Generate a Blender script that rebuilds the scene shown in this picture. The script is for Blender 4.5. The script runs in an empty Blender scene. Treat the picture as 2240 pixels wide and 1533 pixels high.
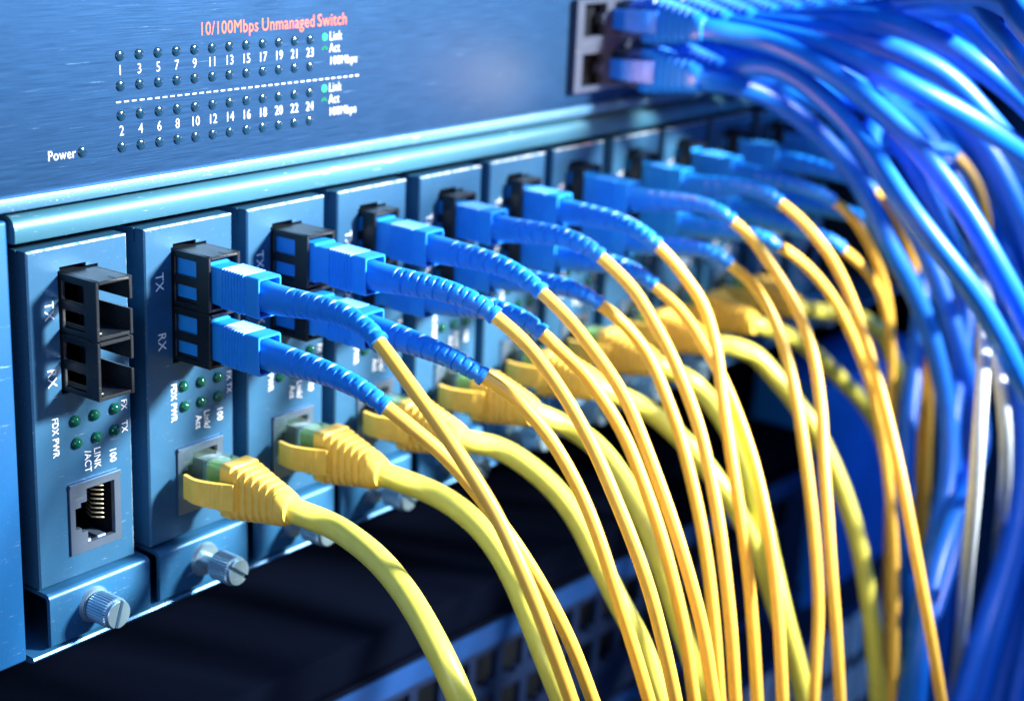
import bpy, bmesh, math, random
from mathutils import Vector, Matrix

S = 0.1          # everything is written in millimetres; one Blender unit is one centimetre
random.seed(11)
C = bpy.context.scene.collection
scene = bpy.context.scene

# ------------------------------------------------------------------ camera
cam_data = bpy.data.cameras.new('camera')
cam = bpy.data.objects.new('camera', cam_data)
C.objects.link(cam)
cam.location = (-196.12586 * S, -262.64520 * S, 78.82074 * S)
cam.rotation_mode = 'XYZ'
cam.rotation_euler = (1.27782, -0.04326, -0.92837)
cam_data.sensor_fit = 'HORIZONTAL'
cam_data.sensor_width = 36.0
cam_data.lens = 3569.74439 * 36.0 / 2240.0
cam_data.clip_start = 0.5
cam_data.clip_end = 2000.0
cam_data.dof.use_dof = True
cam_data.dof.focus_distance = 34.2
cam_data.dof.aperture_fstop = 0.113
cam_data.dof.aperture_blades = 0
scene.camera = cam

# ------------------------------------------------------------------ light
world = bpy.data.worlds.new('World')
scene.world = world
world.use_nodes = True
bg = world.node_tree.nodes['Background']
bg.inputs['Color'].default_value = (0.02, 0.05, 0.17, 1)
bg.inputs['Strength'].default_value = 0.35


def area(name, loc, target, size, power, color, size_y=None):
    d = bpy.data.lights.new(name, 'AREA')
    d.energy = power
    d.color = color
    d.size = size
    if size_y:
        d.shape = 'RECTANGLE'
        d.size_y = size_y
    o = bpy.data.objects.new(name, d)
    C.objects.link(o)
    o.location = Vector(loc) * S
    v = (Vector(target) - Vector(loc)).normalized()
    o.rotation_euler = v.to_track_quat('-Z', 'Y').to_euler()
    return o


# rack-room key lamp: high on the right, in front of the rack
kd = bpy.data.lights.new('key_lamp', 'SPOT')
kd.energy = 2450000
kd.color = (1.0, 0.94, 0.83)
kd.shadow_soft_size = 7.0
kd.spot_size = math.radians(28)
kd.spot_blend = 1.0
ko = bpy.data.objects.new('key_lamp', kd)
C.objects.link(ko)
ko.location = Vector((520, -740, 350)) * S
ko.rotation_euler = (Vector((165, -50, 26)) * S - ko.location).to_track_quat('-Z', 'Y').to_euler()
# broad blue fill added above and in front, tints the shaded faces
area('top_fill', (60, -420, 520), (80, 0, 0), 60.0, 21000, (0.20, 0.48, 1.0), 22.0)
# near-white fill added at the left, lifts the cables' shaded sides
area('left_fill', (-480, -330, 40), (60, -50, -40), 26.0, 9500, (0.90, 0.88, 1.0))
# blue fill added at right front, for a sheen on the switch panel
area('panel_sheen_fill', (420, -640, 60), (20, 0, 20), 16.0, 4500, (0.03, 0.38, 1.0))
# small blue fill added low at far right, grades the equipment under the chassis
area('low_right_fill', (600, -170, -50), (360, 0, -150), 9.0, 2600, (0.04, 0.34, 1.0))
# unseen warm point light added near the switch to suggest lens flare
wl = bpy.data.lights.new('flare_glow', 'POINT')
wl.energy = 430
wl.color = (1.0, 0.38, 0.13)
wl.shadow_soft_size = 0.8
wo = bpy.data.objects.new('flare_glow', wl)
C.objects.link(wo)
wo.location = Vector((188, -30, 17)) * S

scene.view_settings.view_transform = 'Standard'
scene.view_settings.look = 'None'
scene.view_settings.exposure = 0.22
scene.view_settings.gamma = 1.0
scene.view_settings.use_curve_mapping = False
scene.cycles.use_denoising = True
scene.cycles.max_bounces = 8
scene.cycles.transmission_bounces = 8
scene.cycles.sample_clamp_indirect = 6.0


# ------------------------------------------------------------------ materials
def new_mat(name):
    m = bpy.data.materials.new(name)
    m.use_nodes = True
    nt = m.node_tree
    return m, nt, nt.nodes['Principled BSDF']


def N(nt, t, **kw):
    n = nt.nodes.new(t)
    for k, v in kw.items():
        setattr(n, k, v)
    return n


def noise(nt, scale, stretch=(1, 1, 1), rot=(0, 0, 0), detail=3.0, rough=0.55):
    tc = N(nt, 'ShaderNodeTexCoord')
    mp = N(nt, 'ShaderNodeMapping')
    mp.inputs['Scale'].default_value = stretch
    mp.inputs['Rotation'].default_value = rot
    no = N(nt, 'ShaderNodeTexNoise')
    no.inputs['Scale'].default_value = scale
    no.inputs['Detail'].default_value = detail
    no.inputs['Roughness'].default_value = rough
    nt.links.new(tc.outputs['Object'], mp.inputs['Vector'])
    nt.links.new(mp.outputs['Vector'], no.inputs['Vector'])
    return no


def ramp(nt, src, p0, p1, c0=(0, 0, 0, 1), c1=(1, 1, 1, 1)):
    r = N(nt, 'ShaderNodeValToRGB')
    r.color_ramp.elements[0].position = p0
    r.color_ramp.elements[1].position = p1
    r.color_ramp.elements[0].color = c0
    r.color_ramp.elements[1].color = c1
    nt.links.new(src, r.inputs['Fac'])
    return r


def mix(nt, fac, a, b):
    m = N(nt, 'ShaderNodeMix', data_type='RGBA')
    for sock, val in ((m.inputs[0], fac), (m.inputs[6], a), (m.inputs[7], b)):
        if hasattr(val, 'links'):
            nt.links.new(val, sock)
        elif isinstance(val, (int, float)):
            sock.default_value = val
        else:
            sock.default_value = (*val, 1)
    return m.outputs[2]


def bump(nt, bsdf, height, strength, dist):
    b = N(nt, 'ShaderNodeBump')
    b.inputs['Strength'].default_value = strength
    b.inputs['Distance'].default_value = dist
    nt.links.new(height, b.inputs['Height'])
    nt.links.new(b.outputs['Normal'], bsdf.inputs['Normal'])


def simple(name, col, rough=0.45, metal=0.0, var=0.12, scale=6.0, bumps=0.0, coat=0.0, sss=0.0, spec=0.5, ior=1.5):
    m, nt, b = new_mat(name)
    no = noise(nt, scale)
    c2 = tuple(min(1.0, x * (1 - var)) for x in col)
    r = ramp(nt, no.outputs['Fac'], 0.35, 0.65)
    nt.links.new(mix(nt, r.outputs['Color'], col, c2), b.inputs['Base Color'])
    b.inputs['Roughness'].default_value = rough
    b.inputs['Metallic'].default_value = metal
    b.inputs['Specular IOR Level'].default_value = spec
    if coat:
        b.inputs['Coat Weight'].default_value = coat
        b.inputs['Coat Roughness'].default_value = 0.15
    if sss:
        b.inputs['Subsurface Weight'].default_value = sss
        b.inputs['Subsurface Radius'].default_value = (0.12, 0.08, 0.03)
        b.inputs['Subsurface Scale'].default_value = 0.6
    if bumps:
        n2 = noise(nt, 55.0, detail=2.0)
        bump(nt, b, n2.outputs['Fac'], bumps, 0.01)
    return m


def painted_metal(name, col, worn, rough=0.42, metal=0.35, speck=0.70):
    m, nt, b = new_mat(name)
    b.inputs['Specular IOR Level'].default_value = 0.5 if rough < 0.8 else 0.03
    big = noise(nt, 0.9, detail=2)
    c = mix(nt, ramp(nt, big.outputs['Fac'], 0.3, 0.7).outputs['Color'], col, tuple(x * 0.86 for x in col))
    sp = noise(nt, 26.0, detail=4, rough=0.7)
    f = ramp(nt, sp.outputs['Fac'], speck, speck + 0.05)
    c = mix(nt, f.outputs['Color'], c, worn)
    sc = noise(nt, 5.0, stretch=(0.25, 3, 2.4), rot=(0, 0.7, 0), detail=5, rough=0.75)
    f2 = ramp(nt, sc.outputs['Fac'], 0.64, 0.72)
    c = mix(nt, f2.outputs['Color'], c, worn)
    nt.links.new(c, b.inputs['Base Color'])
    b.inputs['Metallic'].default_value = metal
    rr = ramp(nt, big.outputs['Fac'], 0.2, 0.8, (rough - 0.06,) * 3 + (1,), (rough + 0.08,) * 3 + (1,))
    nt.links.new(rr.outputs['Color'], b.inputs['Roughness'])
    fine = noise(nt, 40.0, detail=3)
    bump(nt, b, fine.outputs['Fac'], 0.16, 0.012)
    return m


def brushed(name, col, bright):
    m, nt, b = new_mat(name)
    grain = noise(nt, 14.0, stretch=(0.06, 1, 3.2), detail=6, rough=0.7)
    c = mix(nt, ramp(nt, grain.outputs['Fac'], 0.3, 0.72).outputs['Color'], tuple(x * 0.86 for x in col), tuple(min(1, x * 1.16) for x in col))
    last = c
    for k, (rot, st, th) in enumerate(((0.25, 11.0, 0.665), (-0.5, 10.0, 0.68), (0.05, 16.0, 0.66), (1.2, 9.0, 0.69))):
        s = noise(nt, 1.6, stretch=(0.22, 1, st), rot=(0, rot, 0), detail=7, rough=0.78)
        f = ramp(nt, s.outputs['Fac'], th - 0.03, th + 0.04)
        last = mix(nt, f.outputs['Color'], last, bright)
    sp = noise(nt, 20.0, detail=3, rough=0.6)
    last = mix(nt, ramp(nt, sp.outputs['Fac'], 0.74, 0.78).outputs['Color'], last, bright)
    nt.links.new(last, b.inputs['Base Color'])
    b.inputs['Metallic'].default_value = 0.85
    rr = ramp(nt, grain.outputs['Fac'], 0.3, 0.75, (0.34, 0.34, 0.34, 1), (0.5, 0.5, 0.5, 1))
    nt.links.new(rr.outputs['Color'], b.inputs['Roughness'])
    bump(nt, b, grain.outputs['Fac'], 0.10, 0.01)
    return m


def clear(name, col, rough=0.08, trans=0.9, ior=1.45):
    m, nt, b = new_mat(name)
    no = noise(nt, 8.0)
    nt.links.new(mix(nt, no.outputs['Fac'], col, tuple(x * 0.85 for x in col)), b.inputs['Base Color'])
    b.inputs['Roughness'].default_value = rough
    b.inputs['Transmission Weight'].default_value = trans
    b.inputs['IOR'].default_value = ior
    return m




def worn_glint_edge(name, col, worn):
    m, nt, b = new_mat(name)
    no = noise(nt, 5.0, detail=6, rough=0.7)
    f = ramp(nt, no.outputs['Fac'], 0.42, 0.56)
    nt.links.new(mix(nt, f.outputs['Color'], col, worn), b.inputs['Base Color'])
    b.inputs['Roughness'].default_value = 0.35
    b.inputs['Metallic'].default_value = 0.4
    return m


M = {}
M['panel'] = brushed('brushed_panel', (0.012, 0.052, 0.140), (0.22, 0.40, 0.58))
M['lip'] = painted_metal('worn_lip', (0.050, 0.17, 0.32), (0.80, 0.88, 0.95), speck=0.655)
M['rail'] = painted_metal('rail_paint', (0.040, 0.165, 0.265), (0.66, 0.82, 0.9), rough=0.42, speck=0.69)
M['card'] = painted_metal('converter_paint', (0.022, 0.112, 0.245), (0.40, 0.66, 0.82), speck=0.66)
M['edge'] = worn_glint_edge('worn_glint_card_edge', (0.10, 0.36, 0.55), (0.85, 0.95, 1.0))  # wear plus a painted highlight for the top and right chamfers
M['ear'] = painted_metal('ear_paint', (0.010, 0.115, 0.35), (0.3, 0.55, 0.8), rough=0.42, speck=0.68)
M['bracket'] = painted_metal('bracket_paint', (0.024, 0.145, 0.34), (0.4, 0.6, 0.8), rough=0.38, speck=0.67)
M['dark_metal'] = simple('dark_steel', (0.018, 0.03, 0.05), 0.55, 0.3)
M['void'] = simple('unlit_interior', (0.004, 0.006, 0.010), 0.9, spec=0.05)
M['black'] = simple('black_plastic', (0.004, 0.008, 0.014), 0.34, 0, 0.2, 12, 0.15)
M['black_dusty'] = painted_metal('dusty_black_plastic', (0.004, 0.009, 0.016), (0.10, 0.19, 0.25), rough=0.4, metal=0.0, speck=0.66)
M['plug'] = simple('blue_plug_plastic', (0.008, 0.27, 0.88), 0.44, 0, 0.08, 4, 0.05)
M['boot'] = simple('blue_boot_rubber', (0.005, 0.225, 0.85), 0.44, 0, 0.10, 4, 0.06)
M['fibre'] = simple('yellow_fibre_jacket', (1.0, 0.60, 0.085), 0.40, 0, 0.06, 3, 0, 0, 0.0)
M['yellow_boot'] = simple('yellow_boot_rubber', (1.0, 0.66, 0.10), 0.46, 0, 0.08, 5, 0.08)
M['yellow_cable'] = simple('yellow_network_jacket', (0.84, 0.82, 0.13), 0.36, 0, 0.08, 2.5, 0.04)
M['clear'] = clear('clear_plug', (0.62, 0.95, 0.84))
M['blue_clear'] = clear('clear_blue_plug', (0.25, 0.5, 0.95))
M['core'] = simple('plug_core', (0.50, 0.76, 0.14), 0.4)
M['gold'] = simple('contact_gold', (0.55, 0.50, 0.35), 0.3, 0.8)
M['jack_metal'] = painted_metal('jack_shield', (0.24, 0.36, 0.56), (0.8, 0.8, 0.82), rough=0.3, metal=0.85)
M['screw'] = painted_metal('nickel_screw', (0.32, 0.52, 0.66), (0.8, 0.9, 0.95), rough=0.34, metal=0.75)
M['green_led'] = clear('green_lens', (0.004, 0.11, 0.08), 0.05, 0.35)
M['dark_led'] = simple('dark_lens', (0.006, 0.035, 0.075), 0.12, 0, 0.3, 20, 0, 0.6)
M['white_print'] = simple('white_print', (0.90, 0.95, 1.0), 0.6)
M['panel_print'] = simple('panel_print', (0.52, 0.58, 0.66), 0.7, spec=0.1)
M['red_print'] = simple('red_print', (0.68, 0.14, 0.09), 0.7, spec=0.1)
M['green_print'] = simple('green_print', (0.02, 0.55, 0.16), 0.7, spec=0.1)
M['blue_cable'] = simple('blue_network_jacket', (0.003, 0.15, 0.76), 0.40, 0, 0.10, 2.0, 0.05, 0.0)
M['blue_boot'] = simple('blue_network_boot', (0.004, 0.16, 0.76), 0.38, 0, 0.1, 5, 0.05)
M['port_metal'] = painted_metal('port_shield', (0.075, 0.10, 0.16), (0.3, 0.35, 0.45), rough=0.3, metal=0.6)
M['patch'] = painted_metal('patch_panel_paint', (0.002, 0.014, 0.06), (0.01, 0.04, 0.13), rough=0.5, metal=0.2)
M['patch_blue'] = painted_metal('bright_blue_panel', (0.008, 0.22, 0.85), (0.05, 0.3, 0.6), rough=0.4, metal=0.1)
M['cover'] = painted_metal('shade_dark_cover', (0.0004, 0.0018, 0.008), (0.001, 0.004, 0.014), rough=0.85, metal=0.0)  # near-black colour stands in for shade under the chassis
M['band'] = painted_metal('dull_blue_band', (0.003, 0.045, 0.20), (0.03, 0.12, 0.3), rough=0.5, metal=0.1)
M['label'] = simple('white_label', (0.78, 0.82, 0.88), 0.6)
M['backdrop'] = simple('dark_rack_interior', (0.0008, 0.002, 0.008), 1.0, spec=0.0)
M['post'] = painted_metal('rack_post_paint', (0.02, 0.08, 0.22), (0.1, 0.2, 0.35))
M['white_jacket'] = simple('white_jacket', (0.62, 0.74, 0.84), 0.4)


# ------------------------------------------------------------------ mesh helpers
def V(x, d, z):
    """millimetres: x along the rack, d out of the front, z up"""
    return Vector((x * S, -d * S, z * S))


def finish(name, bm, mat, parent=None, smooth=None):
    bmesh.ops.remove_doubles(bm, verts=bm.verts, dist=1e-5)
    bmesh.ops.recalc_face_normals(bm, faces=bm.faces)
    me = bpy.data.meshes.new(name)
    bm.to_mesh(me)
    bm.free()
    me.materials.append(mat)
    if smooth is not None:
        for p in me.polygons:
            p.use_smooth = True
        if smooth < 179:
            me.set_sharp_from_angle(angle=math.radians(smooth))
    o = bpy.data.objects.new(name, me)
    C.objects.link(o)
    if parent:
        o.parent = parent
    return o


def box(bm, x0, x1, d0, d1, z0, z1, bev=0.0, seg=2):
    vs = [bm.verts.new(V(x, d, z)) for x in (x0, x1) for d in (d0, d1) for z in (z0, z1)]
    idx = ((0, 1, 3, 2), (4, 6, 7, 5), (0, 4, 5, 1), (2, 3, 7, 6), (0, 2, 6, 4), (1, 5, 7, 3))
    fs = [bm.faces.new([vs[i] for i in f]) for f in idx]
    if bev:
        es = list({e for f in fs for e in f.edges})
        bmesh.ops.bevel(bm, geom=es, offset=bev * S, segments=seg, profile=0.5, affect='EDGES')


def plate(bm, us, vs, holes, w0, w1, to):
    """a flat plate in the u-v plane, w0 (back) to w1 (front), with rectangular holes; to(u, v, w) -> point"""
    us = sorted(set([us[0], us[1]] + [a for h in holes for a in (h[0], h[1])]))
    vs = sorted(set([vs[0], vs[1]] + [a for h in holes for a in (h[2], h[3])]))
    nu, nv = len(us) - 1, len(vs) - 1

    def solid(i, j):
        if i < 0 or j < 0 or i >= nu or j >= nv:
            return False
        cu, cv = (us[i] + us[i + 1]) / 2, (vs[j] + vs[j + 1]) / 2
        return not any(h[0] < cu < h[1] and h[2] < cv < h[3] for h in holes)

    def q(*pts):
        bm.faces.new([bm.verts.new(to(*p)) for p in pts])
    for i in range(nu):
        for j in range(nv):
            if not solid(i, j):
                continue
            a, b, c, e = us[i], us[i + 1], vs[j], vs[j + 1]
            q((a, c, w1), (b, c, w1), (b, e, w1), (a, e, w1))
            q((a, c, w0), (b, c, w0), (b, e, w0), (a, e, w0))
            if not solid(i - 1, j):
                q((a, c, w0), (a, c, w1), (a, e, w1), (a, e, w0))
            if not solid(i + 1, j):
                q((b, c, w0), (b, c, w1), (b, e, w1), (b, e, w0))
            if not solid(i, j - 1):
                q((a, c, w0), (b, c, w0), (b, c, w1), (a, c, w1))
            if not solid(i, j + 1):
                q((a, e, w0), (b, e, w0), (b, e, w1), (a, e, w1))


def front(u, v, w):      # u = x, v = z, w = d
    return V(u, w, v)


def side(x):             # a plate standing on edge: u = d, v = z, w = offset in x
    return lambda u, v, w: V(x + w, u, v)


def extrude_x(bm, prof, x0, x1):
    """closed profile of (d, z) pulled along x"""
    a = [bm.verts.new(V(x0, d, z)) for d, z in prof]
    b = [bm.verts.new(V(x1, d, z)) for d, z in prof]
    n = len(prof)
    for i in range(n):
        bm.faces.new((a[i], a[(i + 1) % n], b[(i + 1) % n], b[i]))
    bm.faces.new(a)
    bm.faces.new(b[::-1])


def loft(bm, rings, cap=True):
    R = [[bm.verts.new(p) for p in r] for r in rings]
    n = len(R[0])
    for a, b in zip(R, R[1:]):
        for i in range(n):
            bm.faces.new((a[i], a[(i + 1) % n], b[(i + 1) % n], b[i]))
    if cap:
        bm.faces.new(R[0])
        bm.faces.new(R[-1][::-1])


def catmull(pts, per=10):
    """centripetal Catmull-Rom through the points"""
    P = [pts[0] * 2 - pts[1]] + list(pts) + [pts[-1] * 2 - pts[-2]]
    out = []
    for i in range(1, len(P) - 2):
        p0, p1, p2, p3 = P[i - 1], P[i], P[i + 1], P[i + 2]
        t0 = 0.0
        t1 = t0 + max(1e-4, (p1 - p0).length) ** 0.5
        t2 = t1 + max(1e-4, (p2 - p1).length) ** 0.5
        t3 = t2 + max(1e-4, (p3 - p2).length) ** 0.5
        for k in range(per):
            t = t1 + (t2 - t1) * k / per
            a1 = p0 * ((t1 - t) / (t1 - t0)) + p1 * ((t - t0) / (t1 - t0))
            a2 = p1 * ((t2 - t) / (t2 - t1)) + p2 * ((t - t1) / (t2 - t1))
            a3 = p2 * ((t3 - t) / (t3 - t2)) + p3 * ((t - t2) / (t3 - t2))
            b1 = a1 * ((t2 - t) / (t2 - t0)) + a2 * ((t - t0) / (t2 - t0))
            b2 = a2 * ((t3 - t) / (t3 - t1)) + a3 * ((t - t1) / (t3 - t1))
            out.append(b1 * ((t2 - t) / (t2 - t1)) + b2 * ((t - t1) / (t2 - t1)))
    out.append(P[-2])
    return out


def smooth_path(pts, n=3):
    for _ in range(n):
        pts = [pts[0]] + [(pts[i - 1] + pts[i] * 2 + pts[i + 1]) / 4 for i in range(1, len(pts) - 1)] + [pts[-1]]
    return pts


def resample(pts, step):
    L = [0.0]
    for a, b in zip(pts, pts[1:]):
        L.append(L[-1] + (b - a).length)
    n = max(2, int(L[-1] / step))
    out, j = [], 0
    for k in range(n + 1):
        t = L[-1] * k / n
        while j < len(L) - 2 and L[j + 1] < t:
            j += 1
        f = (t - L[j]) / max(1e-9, L[j + 1] - L[j])
        out.append(pts[j].lerp(pts[j + 1], f))
    return out


def frames(pts, up=Vector((0, 0, 1))):
    T = []
    for i in range(len(pts)):
        t = pts[min(i + 1, len(pts) - 1)] - pts[max(i - 1, 0)]
        T.append(t.normalized())
    n = (up - T[0] * up.dot(T[0])).normalized()
    out = []
    for t in T:
        n = (n - t * n.dot(t)).normalized()
        out.append((t, n, t.cross(n)))
    return out


def tube(bm, pts, rad, seg=16, up=Vector((0, 0, 1))):
    """rad: number, or function (i, angle, s) -> radius, all in scene units"""
    fr = frames(pts, up)
    rings = []
    s = 0.0
    for i, (p, (t, n, b)) in enumerate(zip(pts, fr)):
        if i:
            s += (pts[i] - pts[i - 1]).length
        ring = []
        for k in range(seg):
            a = 2 * math.pi * k / seg
            r = rad(i, a, s) if callable(rad) else rad
            ring.append(p + (n * math.cos(a) + b * math.sin(a)) * r)
        rings.append(ring)
    loft(bm, rings)


def cyl(bm, c, axis, r, h, seg=32, r2=None, dome=False):
    """cylinder from point c along axis"""
    axis = axis.normalized()
    u = axis.orthogonal().normalized()
    v = axis.cross(u)
    r2 = r if r2 is None else r2
    rings = [(r, 0.0), (r2, h)]
    if dome:
        rings = [(r, 0.0)] + [(r * math.cos(q), h * math.sin(q)) for q in (0.35, 0.7, 1.0, 1.25, 1.45)]
    loft(bm, [[c + axis * hh + (u * math.cos(2 * math.pi * k / seg) + v * math.sin(2 * math.pi * k / seg)) * rr for k in range(seg)]
              for rr, hh in rings])


def rrect(cx, cz, w, h, r, n=4):
    """rounded rectangle outline, (x, z) pairs"""
    out = []
    for sx, sz, a0 in ((1, 1, 0), (-1, 1, 90), (-1, -1, 180), (1, -1, 270)):
        for k in range(n + 1):
            a = math.radians(a0 + 90 * k / n)
            out.append((cx + sx * (w / 2 - r) + r * math.cos(a), cz + sz * (h / 2 - r) + r * math.sin(a)))
    return out


def text_mesh(bm, body, size, mat4, align='CENTER', xs=1.0, bold=0.0, spacing=0.06):
    """adds lettering to bm; size = cap height in mm; mat4 places the text's own x-y plane (mm)"""
    cu = bpy.data.curves.new('lettering', 'FONT')
    cu.body = body
    cu.size = size / 0.69
    cu.align_x = align
    cu.align_y = 'CENTER'
    cu.space_character = 1.0 + spacing
    cu.extrude = 0.02
    cu.offset = bold
    cu.resolution_u = 3
    o = bpy.data.objects.new('lettering', cu)
    C.objects.link(o)
    me = bpy.data.meshes.new_from_object(o.evaluated_get(bpy.context.evaluated_depsgraph_get()))
    bpy.data.objects.remove(o)
    bpy.data.curves.remove(cu)
    me.transform(Matrix.Scale(xs, 4, (1, 0, 0)))
    me.transform(mat4)
    me.transform(Matrix.Scale(S, 4))
    bm.from_mesh(me)
    bpy.data.meshes.remove(me)


def on_face(x, d, z, rot=0.0):
    """text facing out of the rack (towards -Y), turned clockwise by rot degrees"""
    return Matrix.Translation((x, -d, z)) @ Matrix.Rotation(math.radians(90), 4, 'X') @ Matrix.Rotation(math.radians(-rot), 4, 'Z')


def thing(name, label, cat, loc=(0, 0, 0), group=None):
    o = bpy.data.objects.new(name, None)
    o.empty_display_size = 0.5
    C.objects.link(o)
    o.location = V(*loc)
    o['label'] = label
    o['category'] = cat
    if group:
        o['group'] = group
    return o


def tag(o, label, cat, group=None):
    o['label'] = label
    o['category'] = cat
    if group:
        o['group'] = group
    return o


ORD = ['first', 'second', 'third', 'fourth', 'fifth', 'sixth', 'seventh', 'eighth', 'ninth', 'tenth', 'eleventh', 'twelfth', 'thirteenth']

# ------------------------------------------------------------------ the setting
bm = bmesh.new()
box(bm, -900, 1800, -300, -290, -900, 500)
o = finish('rack_wall', bm, M['backdrop'])
o['kind'] = 'structure'

# ------------------------------------------------------------------ the unmanaged switch on top
sw = thing('network_switch', 'wide scuffed blue-grey network switch with rows of numbered lights above the converters', 'network switch')
bm = bmesh.new()
plate(bm, (-120, 620), (11.3, 56), [(186, 560, 15.5, 42.0)], -1.4, 0.0, front)
finish('faceplate', bm, M['panel'], sw)
bm = bmesh.new()
box(bm, -120, 620, -240, -1.5, 9.2, 56)
# cut is not needed: the case stops behind the faceplate, the port block stands in front of it
finish('case', bm, M['dark_metal'], sw)
bm = bmesh.new()
extrude_x(bm, [(-4, 8.9), (1.1, 8.9), (1.35, 9.1), (1.4, 9.5), (1.4, 11.2), (1.25, 11.55), (0.95, 11.7), (0.05, 11.75), (-1.3, 11.2)], -120, 620)
finish('bottom_lip', bm, M['lip'], sw, 40)
XL = [24.85 + 5.06 * i for i in range(12)]
ROWS = (37.0, 30.9, 24.85, 18.35)
proto_led = None
for z in ROWS:
    for x in XL:
        if proto_led is None:
            bm = bmesh.new()
            cyl(bm, V(0, 0.0, 0), Vector((0, -1, 0)), 1.18 * S, 0.45 * S, 20, dome=True)
            proto_led = finish('indicator_light', bm, M['dark_led'], sw, 180)
            ld = proto_led
        else:
            ld = proto_led.copy()
            C.objects.link(ld)
            ld.parent = sw
        ld.location = V(x, 0.02, z)
ld = proto_led.copy()
C.objects.link(ld)
ld.parent = sw
ld.location = V(14.7, 0.02, 18.5)
for word, x0, x1 in (('10/100Mbps', 47.1, 63.9), ('Unmanaged', 65.1, 81.8), ('Switch', 82.9, 92.7)):
    bm = bmesh.new()
    text_mesh(bm, word, 2.75, on_face(0, 0.05, 41.0), 'LEFT', 1.0, 0.0, 0.05)
    xa, xb = min(v.co.x for v in bm.verts), max(v.co.x for v in bm.verts)
    for v in bm.verts:
        v.co.x = (x0 + (v.co.x - xa) / (xb - xa) * (x1 - x0)) * S
    finish('red_lettering', bm, M['red_print'], sw)


def print_on(parent, body, size, x, z, rot=0.0, align='CENTER', xs=0.86, bold=-0.004, name='lettering', d=0.05):
    bm = bmesh.new()
    text_mesh(bm, body, size, on_face(x, d, z, rot), align, xs, bold)
    return finish(name, bm, M['panel_print' if parent is sw else 'white_print'], parent)


for i, x in enumerate(XL):
    print_on(sw, str(2 * i + 1), 2.05, x, 33.95, name='port_number')
    print_on(sw, str(2 * i + 2), 2.05, x, 21.6, name='port_number')
print_on(sw, 'Power', 2.0, 13.0, 18.4, 0, 'RIGHT')
for z0 in (37.3, 25.4):
    print_on(sw, 'Link', 2.1, 86.9, z0, 0, 'LEFT', 0.8)
    print_on(sw, 'Act', 2.1, 86.9, z0 - 2.75, 0, 'LEFT', 0.8)
    print_on(sw, '100Mbps', 1.9, 86.9, z0 - 5.7, 0, 'LEFT', 0.92, 0.0)
bm = bmesh.new()
for k in range(36):
    x = 23.6 + k * 2.07
    plate(bm, (x, x + 1.25), (27.45, 27.75), [], 0.03, 0.06, front)
finish('dashed_line', bm, M['panel_print'], sw)
bm = bmesh.new()
for z0 in (37.3, 25.4):
    cyl(bm, V(85.4, 0.03, z0), Vector((0, -1, 0)), 0.85 * S, 0.03 * S, 20)
    # the half-open mark beside 'Act'
    for k in range(9):
        a = math.radians(20 + 17.5 * k)
        cyl(bm, V(85.4 + 0.62 * math.cos(a), 0.03, z0 - 2.9 + 0.5 * math.sin(a)), Vector((0, -1, 0)), 0.2 * S, 0.03 * S, 8)
finish('green_mark', bm, M['green_print'], sw)
# block of shielded ports: two rows
PORT_X = [195.0 + 15.2 * i for i in range(18)]
bm = bmesh.new()
holes = []
for x in PORT_X:
    for zc, up in ((22.0, -1), (36.0, 1)):
        holes += [(x - 5.9, x + 3.4, zc - 4.6, zc + 4.6), (x + 3.4, x + 5.2, zc - 4.6, zc - 1.3), (x + 3.4, x + 5.2, zc + 1.3, zc + 4.6)]
plate(bm, (185.5, 187 + 15.2 * 18), (15.8, 41.8), holes, -0.2, 2.2, front)
finish('port_block', bm, M['port_metal'], sw)
bm = bmesh.new()
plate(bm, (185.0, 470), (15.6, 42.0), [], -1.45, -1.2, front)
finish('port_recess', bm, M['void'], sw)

# ------------------------------------------------------------------ chassis that carries the converters
ch = thing('converter_chassis', 'blue-grey rack chassis with a rounded rail over a row of upright converter cards', 'rack chassis')
bm = bmesh.new()
prof = [(-6, 2.3), (0.6, 2.3), (1.1, 2.5), (1.25, 3.0)]
prof += [(1.25 - 3.0 * (1 - math.cos(math.radians(a))), 5.2 + 2.7 * math.sin(math.radians(a))) for a in (0, 12, 25, 38, 50, 62, 75, 90)]
prof += [(-6, 8.1)]
extrude_x(bm, prof, -3.3, 440)
finish('top_rail', bm, M['rail'], ch, 40)
bm = bmesh.new()
box(bm, -60, -4.7, -1.6, 0.9, -87.2, 7.3, 0.7, 3)
finish('mounting_ear', bm, M['ear'], ch, 40)
bm = bmesh.new()
extrude_x(bm, [(-140, -88.4), (0.4, -88.4), (1.3, -88.0), (1.6, -87.5), (1.3, -87.0), (0.6, -86.8), (-140, -86.8)], -3.6, 440)
finish('bottom_tray', bm, M['bracket'], ch, 40)
bm = bmesh.new()
plate(bm, (-4.6, 440), (-88, 8), [], -141, -140, front)
box(bm, -60, -4.4, -140, -2, -87, 7)
box(bm, 440, 446, -140, 1, -88, 8)
box(bm, -4.2, 440, -140, -6.5, 3.0, 7.8)
finish('inner_frame', bm, M['dark_metal'], ch)

# ------------------------------------------------------------------ media converters
PITCH, CW, CH = 30.2, 25.5, 73.0
OPEN_STEPS = [(12.4, 19.9, -65.8, -53.4), (10.8, 12.4, -63.0, -56.2), (9.3, 10.8, -62.0, -57.2)]


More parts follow.
